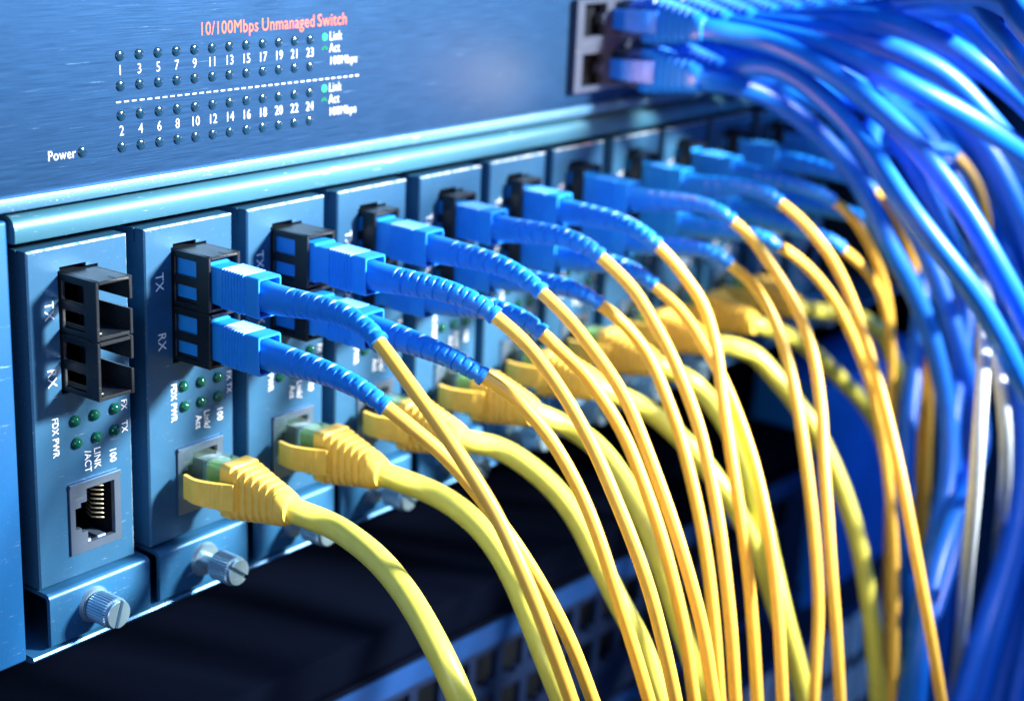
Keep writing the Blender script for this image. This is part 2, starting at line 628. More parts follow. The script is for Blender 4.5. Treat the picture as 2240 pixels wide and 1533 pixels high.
def card_face(bm):
    b = 0.35
    holes = [(7.4, 17.7, -31.3, -5.0), (7.9, 14.6, -5.0, -4.25), (7.85, 21.75, -67.75, -51.45)]
    plate(bm, (b, CW - b), (-CH + b, -b), holes, -1.0, 0.0, front)
    # chamfered rim
    o = [(0, 0), (CW, 0), (CW, -CH), (0, -CH)]
    i = [(b, -b), (CW - b, -b), (CW - b, -CH + b), (b, -CH + b)]
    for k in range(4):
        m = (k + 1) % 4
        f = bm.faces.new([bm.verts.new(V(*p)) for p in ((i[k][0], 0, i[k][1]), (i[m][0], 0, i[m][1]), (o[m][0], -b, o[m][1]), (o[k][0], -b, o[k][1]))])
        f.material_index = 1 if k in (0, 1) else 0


def converter_text(n, root):
    T = lambda s, x, z, sz, xs=0.8: print_on(root, s, sz, x, z, 90, 'CENTER', xs, 0.009, 'lettering', 0.03)
    T('TX', 4.9 if n == 0 else 3.9, -12.9 if n == 0 else -12.1, 2.2, 0.95)
    T('RX', 5.0 if n == 0 else 4.3, -27.2 if n == 0 else -25.6, 2.2, 0.95)
    if n == 0:
        T('FDX PWR', 5.3, -40.2, 1.55, 0.85)
        T('/ACT', 13.4, -47.6, 1.7, 0.85)
        T('LINK', 15.9, -47.4, 1.7, 0.85)
        T('100', 20.1, -47.9, 1.7, 0.85)
        T('FX', 23.5, -37.3, 1.6, 0.85)
        T('TX', 23.5, -42.3, 1.6, 0.85)
    else:
        T('FDX PWR', 7.4, -40.4, 1.6, 0.85)
        T('Link/', 17.2, -46.7, 1.75, 0.85)
        T('Act', 14.7, -46.7, 1.75, 0.85)
        T('100', 21.2, -46.3, 1.75, 0.85)
        T('FX TX', 24.2, -39.3, 1.5, 0.85)


def adapter_mesh(bm, D=11.2):
    """duplex fibre adapter: two stacked openings, windows in the near cheek, a key slot in the far cheek"""
    x0, x1, t = 7.9, 17.2, 0.75
    for c in range(2):
        zt = -5.4 - 12.75 * c
        zb = zt - 12.35
        plate(bm, (-3, D), (zb, zt), [(D - 10.6, D - 4.0, zt - 5.4, zt - 1.6), (D - 10.6, D - 4.0, zt - 11.3, zt - 7.5)], 0, t, side(x0))
        plate(bm, (-3, D), (zb, zt), [(0.5, D, zt - 7.0, zt - 4.9)], 0, t, side(x1 - t))
        box(bm, x0 + t, x1 - t, -3, D, zt - t, zt)
        box(bm, x0 + t, x1 - t, -3, D - 0.15, zb, zb + t)
        # small moulded fillets at the bottom corner and the split line on the top edge
        box(bm, x0 + t, x0 + t + 1.3, -1, D - 0.6, zb + t, zb + t + 1.0, 0.3, 1)
    box(bm, x0 + 0.4, x1 - 0.2, -3, D - 1.6, -18.35, -17.6)
    for zz in (-5.35, -17.7 - 0.45):
        box(bm, 12.9, 13.15, D - 2.5, D + 0.05, zz - 0.7, zz + 0.03)


def jack_parts(root, first):
    bm = bmesh.new()
    plate(bm, (8.0, 21.6), (-67.6, -51.6), OPEN_STEPS, -0.6, 0.55, front)
    box(bm, 8.0, 21.6, 0.50, 0.85, -52.3, -51.6)
    j = finish('network_jack', bm, M['jack_metal'], root)
    bm = bmesh.new()
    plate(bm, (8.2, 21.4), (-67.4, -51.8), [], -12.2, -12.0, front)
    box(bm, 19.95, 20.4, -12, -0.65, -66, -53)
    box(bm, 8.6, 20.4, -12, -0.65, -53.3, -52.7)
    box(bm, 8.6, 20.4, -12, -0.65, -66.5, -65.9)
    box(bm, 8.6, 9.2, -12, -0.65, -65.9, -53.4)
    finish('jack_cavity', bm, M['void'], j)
    if first:
        bm = bmesh.new()
        for k in range(8):
            z = -55.0 - 1.06 * k
            pts = [V(19.5, -9.5, z), V(18.2, -7.0, z), V(16.9, -3.6, z), V(18.6, -1.6, z)]
            tube(bm, pts, 0.17 * S, 6)
        finish('jack_contacts', bm, M['gold'], j, 180)
        bm = bmesh.new()
        box(bm, 11.6, 14.0, -4, -0.3, -66.9, -65.4, 0.2, 1)
        box(bm, 15.6, 18.0, -5, -0.3, -66.6, -65.5, 0.2, 1)
        finish('shield_tab', bm, M['jack_metal'], j)


def bracket_mesh(bm):
    # folded sheet: flange, rounded fold, face
    prof = [(-9, -74.0)]
    prof += [(0.4 + 1.3 * math.sin(math.radians(a)), -75.3 + 1.3 * math.cos(math.radians(a))) for a in (0, 18, 36, 54, 72, 90)]
    prof += [(1.7, -85.6), (1.5, -86.0), (1.0, -86.1), (0.7, -85.9), (0.7, -75.6), (0.3, -75.0), (-9, -74.9)]
    extrude_x(bm, prof, 0.9, 28.2)
    # return at the far end
    box(bm, 27.4, 28.25, -8, 0.75, -85.8, -75.4)


def screw_parts(root, d0, pulled):
    c = (12.5 if not pulled else 14.4, -79.9)
    bm = bmesh.new()
    cyl(bm, V(c[0], 1.7, c[1]), Vector((0, -1, 0)), 4.1 * S, 0.9 * S, 40, 3.7 * S)
    w = finish('screw_collar', bm, M['screw'], root, 40)
    bm = bmesh.new()
    cyl(bm, V(c[0], 1.6, c[1]), Vector((0, -1, 0)), 1.7 * S, (d0 - 1.4) * S, 24)
    # knurled head with a slot: two half-discs on a knurled drum
    nk, L = 34, 6.0
    ang = math.radians(72 if not pulled else -38)

    def prof(r, d):
        return [V(c[0] + r * (1 + (0.030 if k % 2 else -0.03)) * math.cos(math.pi * k / nk), d, c[1] + r * (1 + (0.030 if k % 2 else -0.03)) * math.sin(math.pi * k / nk)) for k in range(2 * nk)]
    loft(bm, [prof(3.0, d0), prof(3.4, d0 + 0.3), prof(3.4, d0 + L - 0.3), prof(3.15, d0 + L)])
    ca, sa = math.cos(ang), math.sin(ang)
    for sgn in (1, -1):
        pts = []
        r, h = 3.1, 0.48
        a0 = math.asin(h / r)
        for k in range(19):
            a = a0 + (math.pi - 2 * a0) * k / 18
            pts.append((r * math.cos(a), sgn * r * math.sin(a)))
        out = []
        for dd, sc in ((d0 + L - 0.05, 1.0), (d0 + L + 0.85, 1.0), (d0 + L + 1.0, 0.95)):
            ring = []
            for (px, pz) in pts:
                pz = sgn * (h + (abs(pz) - h) * sc)
                px *= sc
                ring.append(V(c[0] + px * ca - pz * sa, dd, c[1] + px * sa + pz * ca))
            out.append(ring)
        loft(bm, out)
    finish('thumbscrew', bm, M['screw'], w, 25)


CONV_NOTE = {0: 'blue-grey media converter with empty fibre ports and an empty network jack, leftmost in the row',
             1: 'blue-grey media converter with its thumbscrew pulled out, second from left, two blue plugs in it'}
protos = {}
NCARD = 12


def led_positions(n):
    if n == 0:
        return [(10.3, -37.7), (15.4, -37.6), (20.8, -37.5), (10.6, -42.7), (15.8, -42.7), (20.7, -42.4)]
    return [(10.2, -37.1), (15.4, -37.3), (20.6, -37.4), (10.4, -41.9), (15.4, -42.0), (20.6, -42.0)]


def make_converter(n, depth=11.2):
    root = thing('media_converter', '', 'media converter', (0, 0, 0), 'media converters in the chassis')
    bm = bmesh.new()
    card_face(bm)
    fp = finish('faceplate', bm, M['card'], root)
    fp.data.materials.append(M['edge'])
    bm = bmesh.new()
    # sheet-metal case behind the face, open in front so that the cut-outs stay deep
    box(bm, 0.0, 0.8, -110, -0.36, -CH, 0)
    box(bm, CW - 0.8, CW, -110, -0.36, -CH, 0)
    box(bm, 0.8, CW - 0.8, -110, -1.05, -0.8, 0)
    box(bm, 0.8, CW - 0.8, -110, -1.05, -CH, -CH + 0.8)
    box(bm, -0.35, 0.0, -110, -3.0, -3.0, 0.05)
    finish('case', bm, M['card'], root)
    bm = bmesh.new()
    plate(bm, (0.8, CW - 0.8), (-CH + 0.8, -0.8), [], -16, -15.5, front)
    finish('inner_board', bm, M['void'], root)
    bm = bmesh.new()
    adapter_mesh(bm, depth)
    ad = finish('fibre_adapter', bm, M['black_dusty' if n < 3 else 'black'], root)
    md = ad.modifiers.new('edge', 'BEVEL')
    md.width = 0.014
    md.segments = 1
    md.limit_method = 'ANGLE'
    first = None
    for (x, z) in led_positions(n):
        if first is None:
            bm = bmesh.new()
            cyl(bm, V(0, 0, 0), Vector((0, -1, 0)), 1.35 * S, 1.25 * S, 24, dome=True)
            first = finish('indicator_light', bm, M['green_led'], root, 180)
            l = first
        else:
            l = first.copy()
            C.objects.link(l)
            l.parent = root
        l.location = V(x, 0.02, z)
    converter_text(n, root)
    jack_parts(root, n == 0)
    bm = bmesh.new()
    bracket_mesh(bm)
    finish('bracket', bm, M['bracket'], root, 40)
    screw_parts(root, 2.9 if n == 0 else 6.2, n > 0)
    return root


def copy_tree(o, parent=None):
    c = o.copy()
    C.objects.link(c)
    if parent:
        c.parent = parent
    for k in o.children:
        copy_tree(k, c)
    return c


conv0 = make_converter(0)
conv1 = make_converter(1)
conv3 = make_converter(3, 5.0)
for n in range(NCARD):
    r = conv0 if n == 0 else conv1 if n == 1 else copy_tree(conv1) if n == 2 else conv3 if n == 3 else copy_tree(conv3)
    r.location = V(n * PITCH, 0 if n < 3 else random.uniform(-0.7, 0.7), 0 if n < 3 else random.uniform(-0.25, 0.25))
    r['label'] = CONV_NOTE.get(n, 'blue-grey media converter, %s from the left in the chassis row, with cords plugged in' % ORD[n])

# ------------------------------------------------------------------ fibre patch cords
FIBRE_PATHS = {
 (1,'T'): [(42.7,-55.6,-15.6),(41.5,-65.3,-22.5),(41.3,-73.7,-29.5),(41.5,-81,-36.7),(42.3,-86.6,-43.6),(42.8,-92,-51.9),(44,-96.3,-60.7),(46.2,-99.8,-70.8),(50,-102.1,-82.4),(55.7,-103,-95.7)],
 (1,'R'): [(43.7,-57,-29.3),(46.1,-62.4,-33.4),(48.7,-67.1,-37.5),(51,-71.6,-42.4),(53.6,-76.2,-48.5),(57,-81.1,-56.3),(61.5,-86.1,-67.1),(66.6,-90.2,-79.8),(72.6,-93,-95.2),(80.5,-94,-111.4)],
 (2,'T'): [(79.8,-57,-17.3),(81.8,-63.8,-22.3),(82.6,-70.5,-28.5),(83,-76.7,-35.3),(83,-82.6,-42.8),(82.9,-87.9,-50.9),(83.4,-93.3,-60.6),(84.6,-97.9,-71.5),(86.2,-101.6,-84),(89.1,-104.1,-98),(94,-105,-113.2)],
 (2,'R'): [(76.5,-57,-30.5),(79.9,-62.5,-34.4),(82.6,-69,-41),(84,-74.5,-48),(84.8,-79.9,-56.3),(85.1,-84.9,-65.8),(85.9,-89.8,-77.8),(88.7,-93.1,-90.1),(92.9,-95.1,-102.8),(99.4,-96,-117.9)],
 (3,'T'): [(103.1,-52.6,-17),(104.3,-59.7,-22.2),(104.6,-66.1,-27.7),(105,-72.4,-33.9),(104.7,-77.2,-39.3),(103.4,-81.9,-45.2),(101.9,-87.9,-53.7),(101.1,-93.4,-63),(100.9,-98.4,-73.7),(101.7,-102.6,-86.1),(103.4,-106,-103.2),(108,-107,-118.7)],
 (3,'R'): [(103.1,-53.4,-26.8),(104.9,-57.9,-30.7),(106.9,-62.3,-34.7),(108.1,-67,-40),(109,-70.5,-44.4),(109.4,-74.4,-49.8),(108.8,-79.6,-57.9),(108.6,-84.9,-67.8),(108.4,-89.7,-78.9),(109,-93.8,-91.8),(110.5,-97.1,-109.5),(114.9,-98,-125.3)],
 (4,'T'): [(133.3,-48.5,-14.3),(135.1,-52.7,-17.9),(136.7,-57.2,-22.3),(136.7,-62.1,-27.8),(136.7,-67,-33.8),(136.3,-71,-39.3),(135.6,-75.1,-45.3),(134.3,-79.5,-52.1),(131.9,-84.4,-60.8),(128.9,-89.7,-71.5),(126,-94.4,-83.5),(124,-98.4,-97.1),(123.8,-101.1,-113.5),(126.2,-102,-128.9)],
 (4,'R'): [(133.3,-49.1,-26.3),(135.8,-52.3,-29.2),(138.2,-55.9,-33.2),(139.9,-59.5,-37.9),(139.9,-63.5,-43.6),(139.5,-67.1,-49.3),(139,-71.1,-56),(137.6,-75.7,-64.8),(136,-80.5,-75.2),(134.3,-84.9,-86.8),(133,-88.6,-100),(133.1,-92.1,-120.7),(136.3,-93,-136.9)],
 (5,'T'): [(160.7,-48,-15.9),(162.9,-50.8,-19.1),(164.8,-54.2,-23.6),(167.2,-58.8,-30.1),(166.1,-63.2,-37.2),(163.6,-66.9,-43.3),(160.1,-70.6,-49.8),(157.1,-74.3,-56.8),(153.8,-79.1,-67.2),(151.5,-83.8,-79),(150,-88,-92.4),(148.9,-91.8,-108.7),(149.8,-94.2,-126.9),(153.2,-95,-143.7)],
 (5,'R'): [(161,-48,-26.8),(162.7,-52.9,-30.7),(163.7,-57.7,-35.2),(163.2,-62.4,-40.2),(163.2,-66.8,-45.1),(162.4,-70.9,-50.2),(160.9,-76.2,-57.3),(158.7,-82.3,-66.5),(155.6,-88.1,-76.5),(152.1,-93.5,-87.6),(149,-97.8,-99.1),(146.6,-101.1,-111),(146.1,-103,-122.1),(148,-104,-137.9)],
 (6,'T'): [(193.7,-51.3,-13.6),(197,-55.3,-17.6),(198.8,-59.5,-23),(200.5,-63.5,-28.4),(202.1,-68,-35),(202.2,-72,-41.4),(200.8,-76,-48.2),(197.7,-79.9,-55.2),(192.8,-84.4,-63.4),(186.9,-88.9,-72.5),(181.5,-93.9,-84),(177.4,-98.4,-97.2),(175.9,-102.2,-112.7),(177.3,-105.2,-134.3),(181.7,-106,-152.3)],
 (6,'R'): [(193.7,-51.4,-25.6),(198.7,-55.8,-30.8),(201.4,-60,-37.1),(202.3,-64.1,-44),(201.4,-68.1,-51.4),(199.5,-72,-58.8),(197.2,-75.8,-66.6),(194.5,-79.8,-75.7),(191.4,-84.3,-87),(188.3,-88.9,-101),(185.6,-92.5,-115.4),(182.2,-94.8,-127.2),(180.4,-96.2,-138.9),(181.3,-97,-155.6)],
 (7,'T'): [(223.9,-50,-12.9),(226.4,-55.7,-17.4),(227.9,-61.3,-22.8),(228.4,-66.3,-28.1),(227.1,-71.6,-34.3),(224.3,-77.4,-41.4),(220.7,-83.5,-49.6),(216.8,-89.8,-58.7),(212.8,-95.9,-68.4),(208.9,-102,-79.2),(205.9,-107.7,-91.6),(204.8,-112.9,-106.1),(206.9,-116.9,-122.1),(213.8,-120,-144.1),(224.8,-121,-165.8)],
 (7,'R'): [(223.9,-50.4,-25.4),(231.3,-53.7,-30.1),(238.9,-57.7,-37.3),(245.1,-61.5,-45.6),(249,-65.2,-54.5),(252.4,-69,-64.6),(255,-72.9,-76.1),(255.3,-76.8,-88.6),(254.9,-80.6,-102.6),(254.3,-84.2,-118.2),(252.7,-87.4,-135.2),(251.2,-89.8,-152.7),(251.1,-91.4,-170.1),(254.3,-92,-190.4)],
 (8,'T'): [(254.1,-51.8,-16.1),(264.2,-52.6,-20.9),(275.5,-53.8,-29.4),(284.5,-54.9,-38.8),(291.6,-56.1,-49),(295.8,-57.2,-59.6),(297.7,-58.3,-70.8),(298.4,-59.5,-83.4),(298.5,-60.6,-96.1),(299.3,-61.9,-112.3),(301.1,-63.3,-134.2),(303.6,-64.6,-160.4),(310.8,-65.8,-204.3),(315.7,-66,-228.1)],
 (8,'R'): [(254.1,-56.4,-29.9),(267.3,-56.6,-36.7),(278.1,-56.9,-43.4),(287.6,-57.1,-51.9),(294.6,-57.4,-62.4),(300.2,-57.8,-76.2),(305.7,-58.2,-91.9),(313.5,-58.6,-110.4),(320.1,-59,-132.7),(326,-59.5,-160.9),(330.7,-59.8,-189.9),(335.9,-59.9,-216.9),(341.1,-60,-241.9)],
 (9,'T'): [(284.3,-50.9,-16.6),(295.6,-51.9,-22.2),(304.1,-53,-29.3),(311.2,-54.1,-37.9),(317.9,-55.4,-48.3),(324.7,-56.5,-58.9),(329.1,-57.8,-71),(331.5,-59.2,-84.5),(331.9,-60.7,-101.1),(332.4,-62.3,-121.5),(334.8,-64.2,-153.4),(340,-65.6,-191.4),(346.8,-66,-224.5)],
 (9,'R'): [(284.3,-55.5,-29),(295.9,-55.8,-36),(306.4,-56.2,-44.6),(315.2,-56.6,-55.5),(321.4,-57.1,-67.9),(325.8,-57.5,-81.9),(331.7,-58.1,-101.7),(336.2,-58.7,-125.2),(342.2,-59.4,-157.3),(349.9,-59.9,-197.1),(357.4,-60,-231.2)],
 (10,'T'): [(334.6,-57,-10.2),(347.3,-57.5,-16.4),(359,-58.2,-25),(367,-58.8,-34.3),(371,-59.5,-44.8),(372.6,-60.4,-58.6),(372.2,-61.4,-75.6),(371.9,-62.5,-96.4),(372.4,-63.5,-119.6),(374.5,-64.5,-147.5),(377.8,-65.5,-186.3),(386.9,-66,-241.5)],
}
ETHER_PATHS = {
 1: [(51.2,-28,-63.8),(50,-35.1,-63),(47.9,-44.4,-63.2),(45.3,-54.7,-64.6),(41.8,-65.3,-67.8),(38.6,-74.3,-72.5),(37.3,-80.1,-77.7),(37.6,-83.9,-83.9),(40.8,-86,-94.6)],
 2: [(83.3,-28,-64.1),(82.9,-36.7,-64.5),(82.6,-44.5,-65.7),(82,-51.9,-68),(80.5,-59.2,-71.4),(77.9,-66.6,-76.2),(74.9,-73.7,-82.4),(73.6,-79.4,-90.1),(75.4,-83.4,-99.8),(79.6,-85,-112.2)],
 3: [(112.2,-28,-61.2),(113.4,-33.6,-62.4),(114.6,-39.3,-64.3),(115.8,-46.7,-67.9),(116.3,-53.4,-72.5),(115.7,-59.1,-77.4),(113.9,-66,-84.5),(113.9,-71.9,-92.4),(116.7,-77.5,-103.2),(120.5,-82.3,-119),(126.7,-84,-136.1)],
 4: [(147.3,-28,-66.2),(149,-33.8,-67.5),(150.1,-40.7,-71),(149.5,-47.3,-75.7),(147.8,-53.8,-81.2),(145.4,-60.9,-88.1),(142.5,-68.3,-97.2),(140.9,-75.1,-108.7),(142.5,-79.2,-119.7),(145.9,-81.5,-129.9),(152,-83,-146.5)],
 5: [(182.2,-28,-67.3),(185.5,-34.3,-70.8),(188.2,-40.7,-75.7),(191,-47.1,-81.8),(192.9,-52.6,-87.9),(195,-58.1,-95.1),(196.9,-63.9,-104.3),(198.1,-69.5,-115.1),(199.4,-74.5,-127.7),(203.5,-78.2,-141.2),(210.4,-80.8,-157.1),(221.5,-82,-177.9)],
 6: [(209.5,-28,-64.8),(211,-34.1,-68.8),(211.5,-40.5,-73.9),(211,-46,-78.9),(209.1,-52.3,-85.4),(205.6,-58.7,-92.7),(201.6,-65.2,-101.1),(196.8,-72,-111.8),(194.6,-78.2,-124.8),(196.7,-82,-137.3),(200.6,-84.9,-152.5),(208.9,-86,-170.8)],
 7: [(244.2,-28,-62.1),(247.6,-34,-67.5),(251.1,-41,-75.1),(254.5,-47.3,-82.8),(257.3,-53.2,-91.3),(258.5,-58.3,-99.6),(259.3,-63.2,-108.6),(259.5,-67.9,-118.3),(259,-72.5,-129.4),(257.9,-76.8,-142),(257,-81,-157.9),(258.1,-83.8,-175.8),(262.6,-85,-196.9)],
 8: [(277.3,-28,-67.4),(285.5,-30.1,-71.8),(296.5,-33,-79.2),(309.6,-36.4,-89.6),(320.9,-39,-98.8),(330.5,-41.3,-108.1),(337.1,-43.6,-118.8),(340.4,-46.5,-133.2),(340.5,-49.6,-150.5),(340.3,-52.8,-173.4),(340.8,-55.1,-199.1),(344,-56,-227)],
 9: [(313.2,-28,-68.9),(322.5,-29.8,-70.4),(335.4,-32.1,-74.2),(345.8,-34.4,-81.8),(352.5,-37.1,-92.3),(357.2,-40.2,-105.2),(362.4,-43.4,-120.1),(366.3,-46.5,-136.9),(368.8,-49.8,-157.4),(369.7,-53,-183.5),(370.7,-55.1,-210.6),(373.4,-56,-239.5)],
}
BLUE_PATHS = [
 ('L',3.1,[(216.1,-28,21.7),(228.4,-34.7,17.9),(240.2,-41,11.9),(252.4,-47.9,2.3),(261.7,-53.5,-7.6),(268.2,-59.1,-19.4),(273.1,-64.5,-32.3),(281.4,-69,-44.2),(288.2,-73.7,-58.6),(291.6,-77.7,-72.2),(293.4,-81,-85.1),(291.3,-84.4,-98.7),(284,-87.6,-112.3),(271.8,-90.4,-125),(259.6,-93.1,-142.1),(257.7,-95,-176)]),
 ('U',3.1,[(220.3,-28,33.5),(220.4,-40.5,33),(220.6,-54.6,29.4),(220.8,-66,24.7),(221.3,-77.2,18.4),(222.6,-87.9,10.6),(223.9,-96,2.8),(227,-103.6,-6.5),(232.3,-111.1,-19.4),(246.6,-117.4,-37.8),(271.2,-120,-61.8)]),
 ('L',3.1,[(226,-28,25.8),(225.4,-38.6,25.4),(225,-50,23.4),(222.6,-60.9,18.5),(219.9,-70.5,13),(216.2,-80.6,5.9),(212,-90,-2.2),(212.5,-98.7,-10.8),(216.4,-105.2,-19),(223.7,-110.5,-28.2),(235.8,-115.6,-43.3),(258.8,-118,-64.9)]),
 ('U',3.3,[(230.3,-26,34.3),(227.2,-42.6,34.1),(226,-62.7,31.5),(226.8,-73.5,27.5),(230.5,-82.9,23.3),(238.1,-90.8,18.8),(249.8,-97.2,12.8),(271.6,-102.6,3.3),(306.2,-105,-11)]),
 ('U',3.3,[(240.9,-26,36.4),(240,-41.6,35.9),(241.7,-56.9,34.7),(246.7,-70.6,31.2),(254.3,-80.3,26.5),(260.6,-86.8,20.2),(268.2,-92.5,11.7),(283.3,-97.4,-0.1),(311.1,-100,-18.2)]),
 ('U',3.4,[(254.8,-26,38.5),(245.4,-47.3,40.1),(239.2,-66.5,39.5),(237.6,-80.6,37.8),(239.5,-92.3,33.2),(247,-101.6,26.2),(260.3,-107.4,17.5),(284.8,-110,4.8)]),
 ('U',3.4,[(290.7,-40,45.2),(263.4,-67.1,45.6),(243.8,-86.7,43),(230.3,-101.6,39),(223.5,-113.8,32.4),(237.6,-120,21.2)]),
 ('U',3.4,[(294.5,-50,50),(256.4,-77.8,50.6),(224.3,-99.1,47.9),(194.4,-118.9,44.3),(177,-133.1,39.9),(181.9,-140,32)]),
 ('U',3.4,[(323.2,-50,50.7),(255.6,-87.5,51.4),(200,-116.6,50.4),(158.5,-138.6,48.6),(147.8,-150,43.7)]),
 ('L',3.2,[(262.1,-24,19.9),(274.9,-29,14.5),(287.8,-34.9,4.6),(296.7,-39.9,-6.1),(304.9,-44.7,-17.7),(314.4,-49.3,-29.9),(320.8,-53.9,-44.3),(318.3,-58.5,-59),(308.7,-62.6,-72.2),(297.7,-66.7,-86.4),(289.3,-70.9,-104),(285.7,-74.8,-126.1),(288.5,-77.7,-150.9),(302.8,-80,-200.6)]),
 ('L',3.3,[(283.1,-24,22.7),(295.8,-31.4,15.3),(306.7,-38.9,4.8),(316.3,-46.7,-8.8),(324,-54.2,-24.2),(331.1,-60.4,-38.4),(335.1,-65.3,-51.1),(330,-70.1,-63.8),(318.5,-74.6,-75),(304.9,-78.7,-85.3),(295.5,-82.4,-96.3),(296.4,-86.7,-114.7),(288.9,-90.2,-130.7),(270.7,-93.3,-144.5),(255.6,-95.2,-157.3),(250.1,-96,-175.6)]),
 ('L',3.5,[(314.1,-24,17.6),(327.8,-33.7,8.5),(338.9,-43.9,-5.4),(345.6,-53,-20.8),(351,-61.2,-36.5),(352.9,-68.3,-52),(353.4,-74.1,-65.9),(353.1,-79.9,-81.4),(350.9,-85.1,-96.6),(346,-90.1,-112.8),(336.7,-94.5,-127.8),(317.6,-98.7,-142.6),(295.3,-102.1,-157.1),(276.5,-104,-180.6)]),
 ('L',3.5,[(341,-24,11),(355.5,-34.6,-1.8),(368.4,-45.1,-18.2),(376.5,-54.5,-36.3),(382.6,-63.5,-56.3),(385.2,-71.3,-76.2),(383.4,-78,-95.5),(376.8,-84.4,-115.5),(363.1,-89.7,-133.4),(342.8,-94.5,-150.5),(322,-98.1,-168.4),(304.7,-100,-194)]),
 ('L',3.5,[(384,-20,2.2),(400.3,-29.8,-15.4),(413.8,-40.3,-38.5),(422.7,-49.2,-62),(428,-58.6,-91),(431.8,-67.4,-124.4),(427.2,-74.5,-156.5),(413.4,-79.2,-182.5),(392.7,-82.6,-205.7),(376.5,-84,-232.4)]),
 ('L',3.5,[(401,-20,2.5),(415.4,-33.6,-20),(424.5,-46.4,-46.3),(427.5,-58.6,-76),(430.3,-69.4,-108.2),(422.8,-78.1,-138.7),(409.8,-84.9,-167.8),(391.4,-89.3,-191.3),(373,-92,-227.9)]),
 ('L',3.4,[(298.4,-22,30.4),(303.6,-36.1,27),(309.9,-50.1,19.3),(316.1,-61.2,9.7),(322.2,-71.3,-3.1),(329.2,-80.1,-19.3),(340.2,-86.5,-38.5),(359.7,-90,-67.3)]),
 ('U',3.4,[(279.6,-24,39.4),(269.2,-47.6,40.4),(264.7,-67.4,38.4),(267.8,-82.4,32.4),(279,-91.7,23.3),(307.5,-96,9)]),
 ('L',3.4,[(320.8,-20,24.4),(332.6,-32.2,17.2),(346.8,-44.2,4.9),(360.3,-54.2,-11.1),(373.1,-61.8,-29.7),(389.2,-67.6,-53.2),(413,-70,-82)]),
 ('L',3.3,[(265.5,-24,17.5),(278.3,-34.4,8.3),(290,-46.4,-7.4),(299.9,-58.6,-27.8),(306.1,-69.9,-51.3),(309.8,-79.3,-75.2),(314.1,-84.5,-91),(312.5,-87.2,-99.6),(295.5,-90.9,-108.4),(271.5,-94.7,-115.9),(254.4,-97.9,-126.3),(244.1,-100.7,-143.1),(242.7,-102,-167)]),
 ('L',3.5,[(419.8,-20,-0.8),(441.4,-33.4,-24.8),(454.8,-48.4,-59.9),(462.3,-63.5,-104.9),(451.9,-75,-147.5),(427.4,-83.4,-187.9),(397.3,-88,-237.8)]),
 ('L',3.5,[(421.2,-18,-19.2),(438.6,-32.4,-52.5),(445.6,-45.3,-89.6),(442.7,-56.6,-129.7),(421.2,-66.3,-170.9),(382.1,-72.2,-201.3),(347.9,-74,-222)]),
 ('L',3.4,[(351.3,-18,-8.5),(367,-28,-32.4),(378.1,-37.5,-60.2),(386.1,-46.4,-92.3),(388.1,-52.9,-120.7),(381,-58.7,-151),(365.9,-63.4,-182.7),(360.7,-66,-230.4)]),
 ('U',3.4,[(296.1,-30,41.4),(280.1,-54.3,42.6),(270.4,-73.2,40.6),(265.5,-88.5,34.4),(269,-99.3,24.9),(291.6,-104,11.5)]),
]


SEAT = {1: -0.4, 2: 2.6, 3: -5.0, 4: -8.4, 5: -9.0, 6: -6.0}


def plug_mesh(bm, xc, zc, off, d0=0.6):
    """square push-pull plug: body inside the adapter, ribbed sleeve, hollow rear"""
    secs = []

    def ring(d, w, h, r=0.7, dz=0.0):
        secs.append([V(x, d + off, z + dz) for x, z in rrect(xc, zc, w, h, r)])
    droop = lambda d: -0.5 * max(0.0, (d - 9) / 18)
    for d, w, h in ((d0 - off - 2.0, 7.0, 9.3), (9.6, 7.0, 9.3), (10.2, 6.5, 8.4), (13.6, 6.5, 8.4)):
        ring(d, w, h, 0.5, droop(d))
    for k in range(8):
        a = 13.8 + 0.9 * k
        for dd, g in ((0.0, 0.0), (0.12, 0.52), (0.5, 0.52), (0.62, 0.0)):
            ring(a + dd, 6.5 + g, 8.4 + g, 0.5, droop(a + dd))
    for d, w, h in ((21.2, 6.5, 8.4), (21.6, 6.9, 8.8), (25.0, 6.9, 8.8), (25.2, 6.7, 8.6)):
        ring(d, w, h, 0.6, droop(d))
    for d, w, h in ((25.2, 5.9, 7.8), (21.8, 5.8, 7.7)):
        ring(d, w, h, 0.5, droop(d))
    loft(bm, secs)


def boot_radius(L):
    ends = 3.2, 2.0

    def f(i, a, s):
        t = s / L
        r = ends[0] + (ends[1] - ends[0]) * min(1.0, t / 0.97)
        if t < 0.27:
            pass
        elif t < 0.975:
            u = (t - 0.27) / 0.705 * 13
            k = int(u)
            fr = u - k
            c = math.cos(a) if k % 2 == 0 else math.sin(a)   # slits alternate: top-bottom, then cheeks
            if 0.36 < fr < 0.64 and abs(c) > (0.55 if k % 2 == 0 else 0.42):
                r -= 0.4
        else:
            r += 0.16
        return r * S * (1 + 0.14 * (1 - t) * math.cos(a) ** 2)
    return f


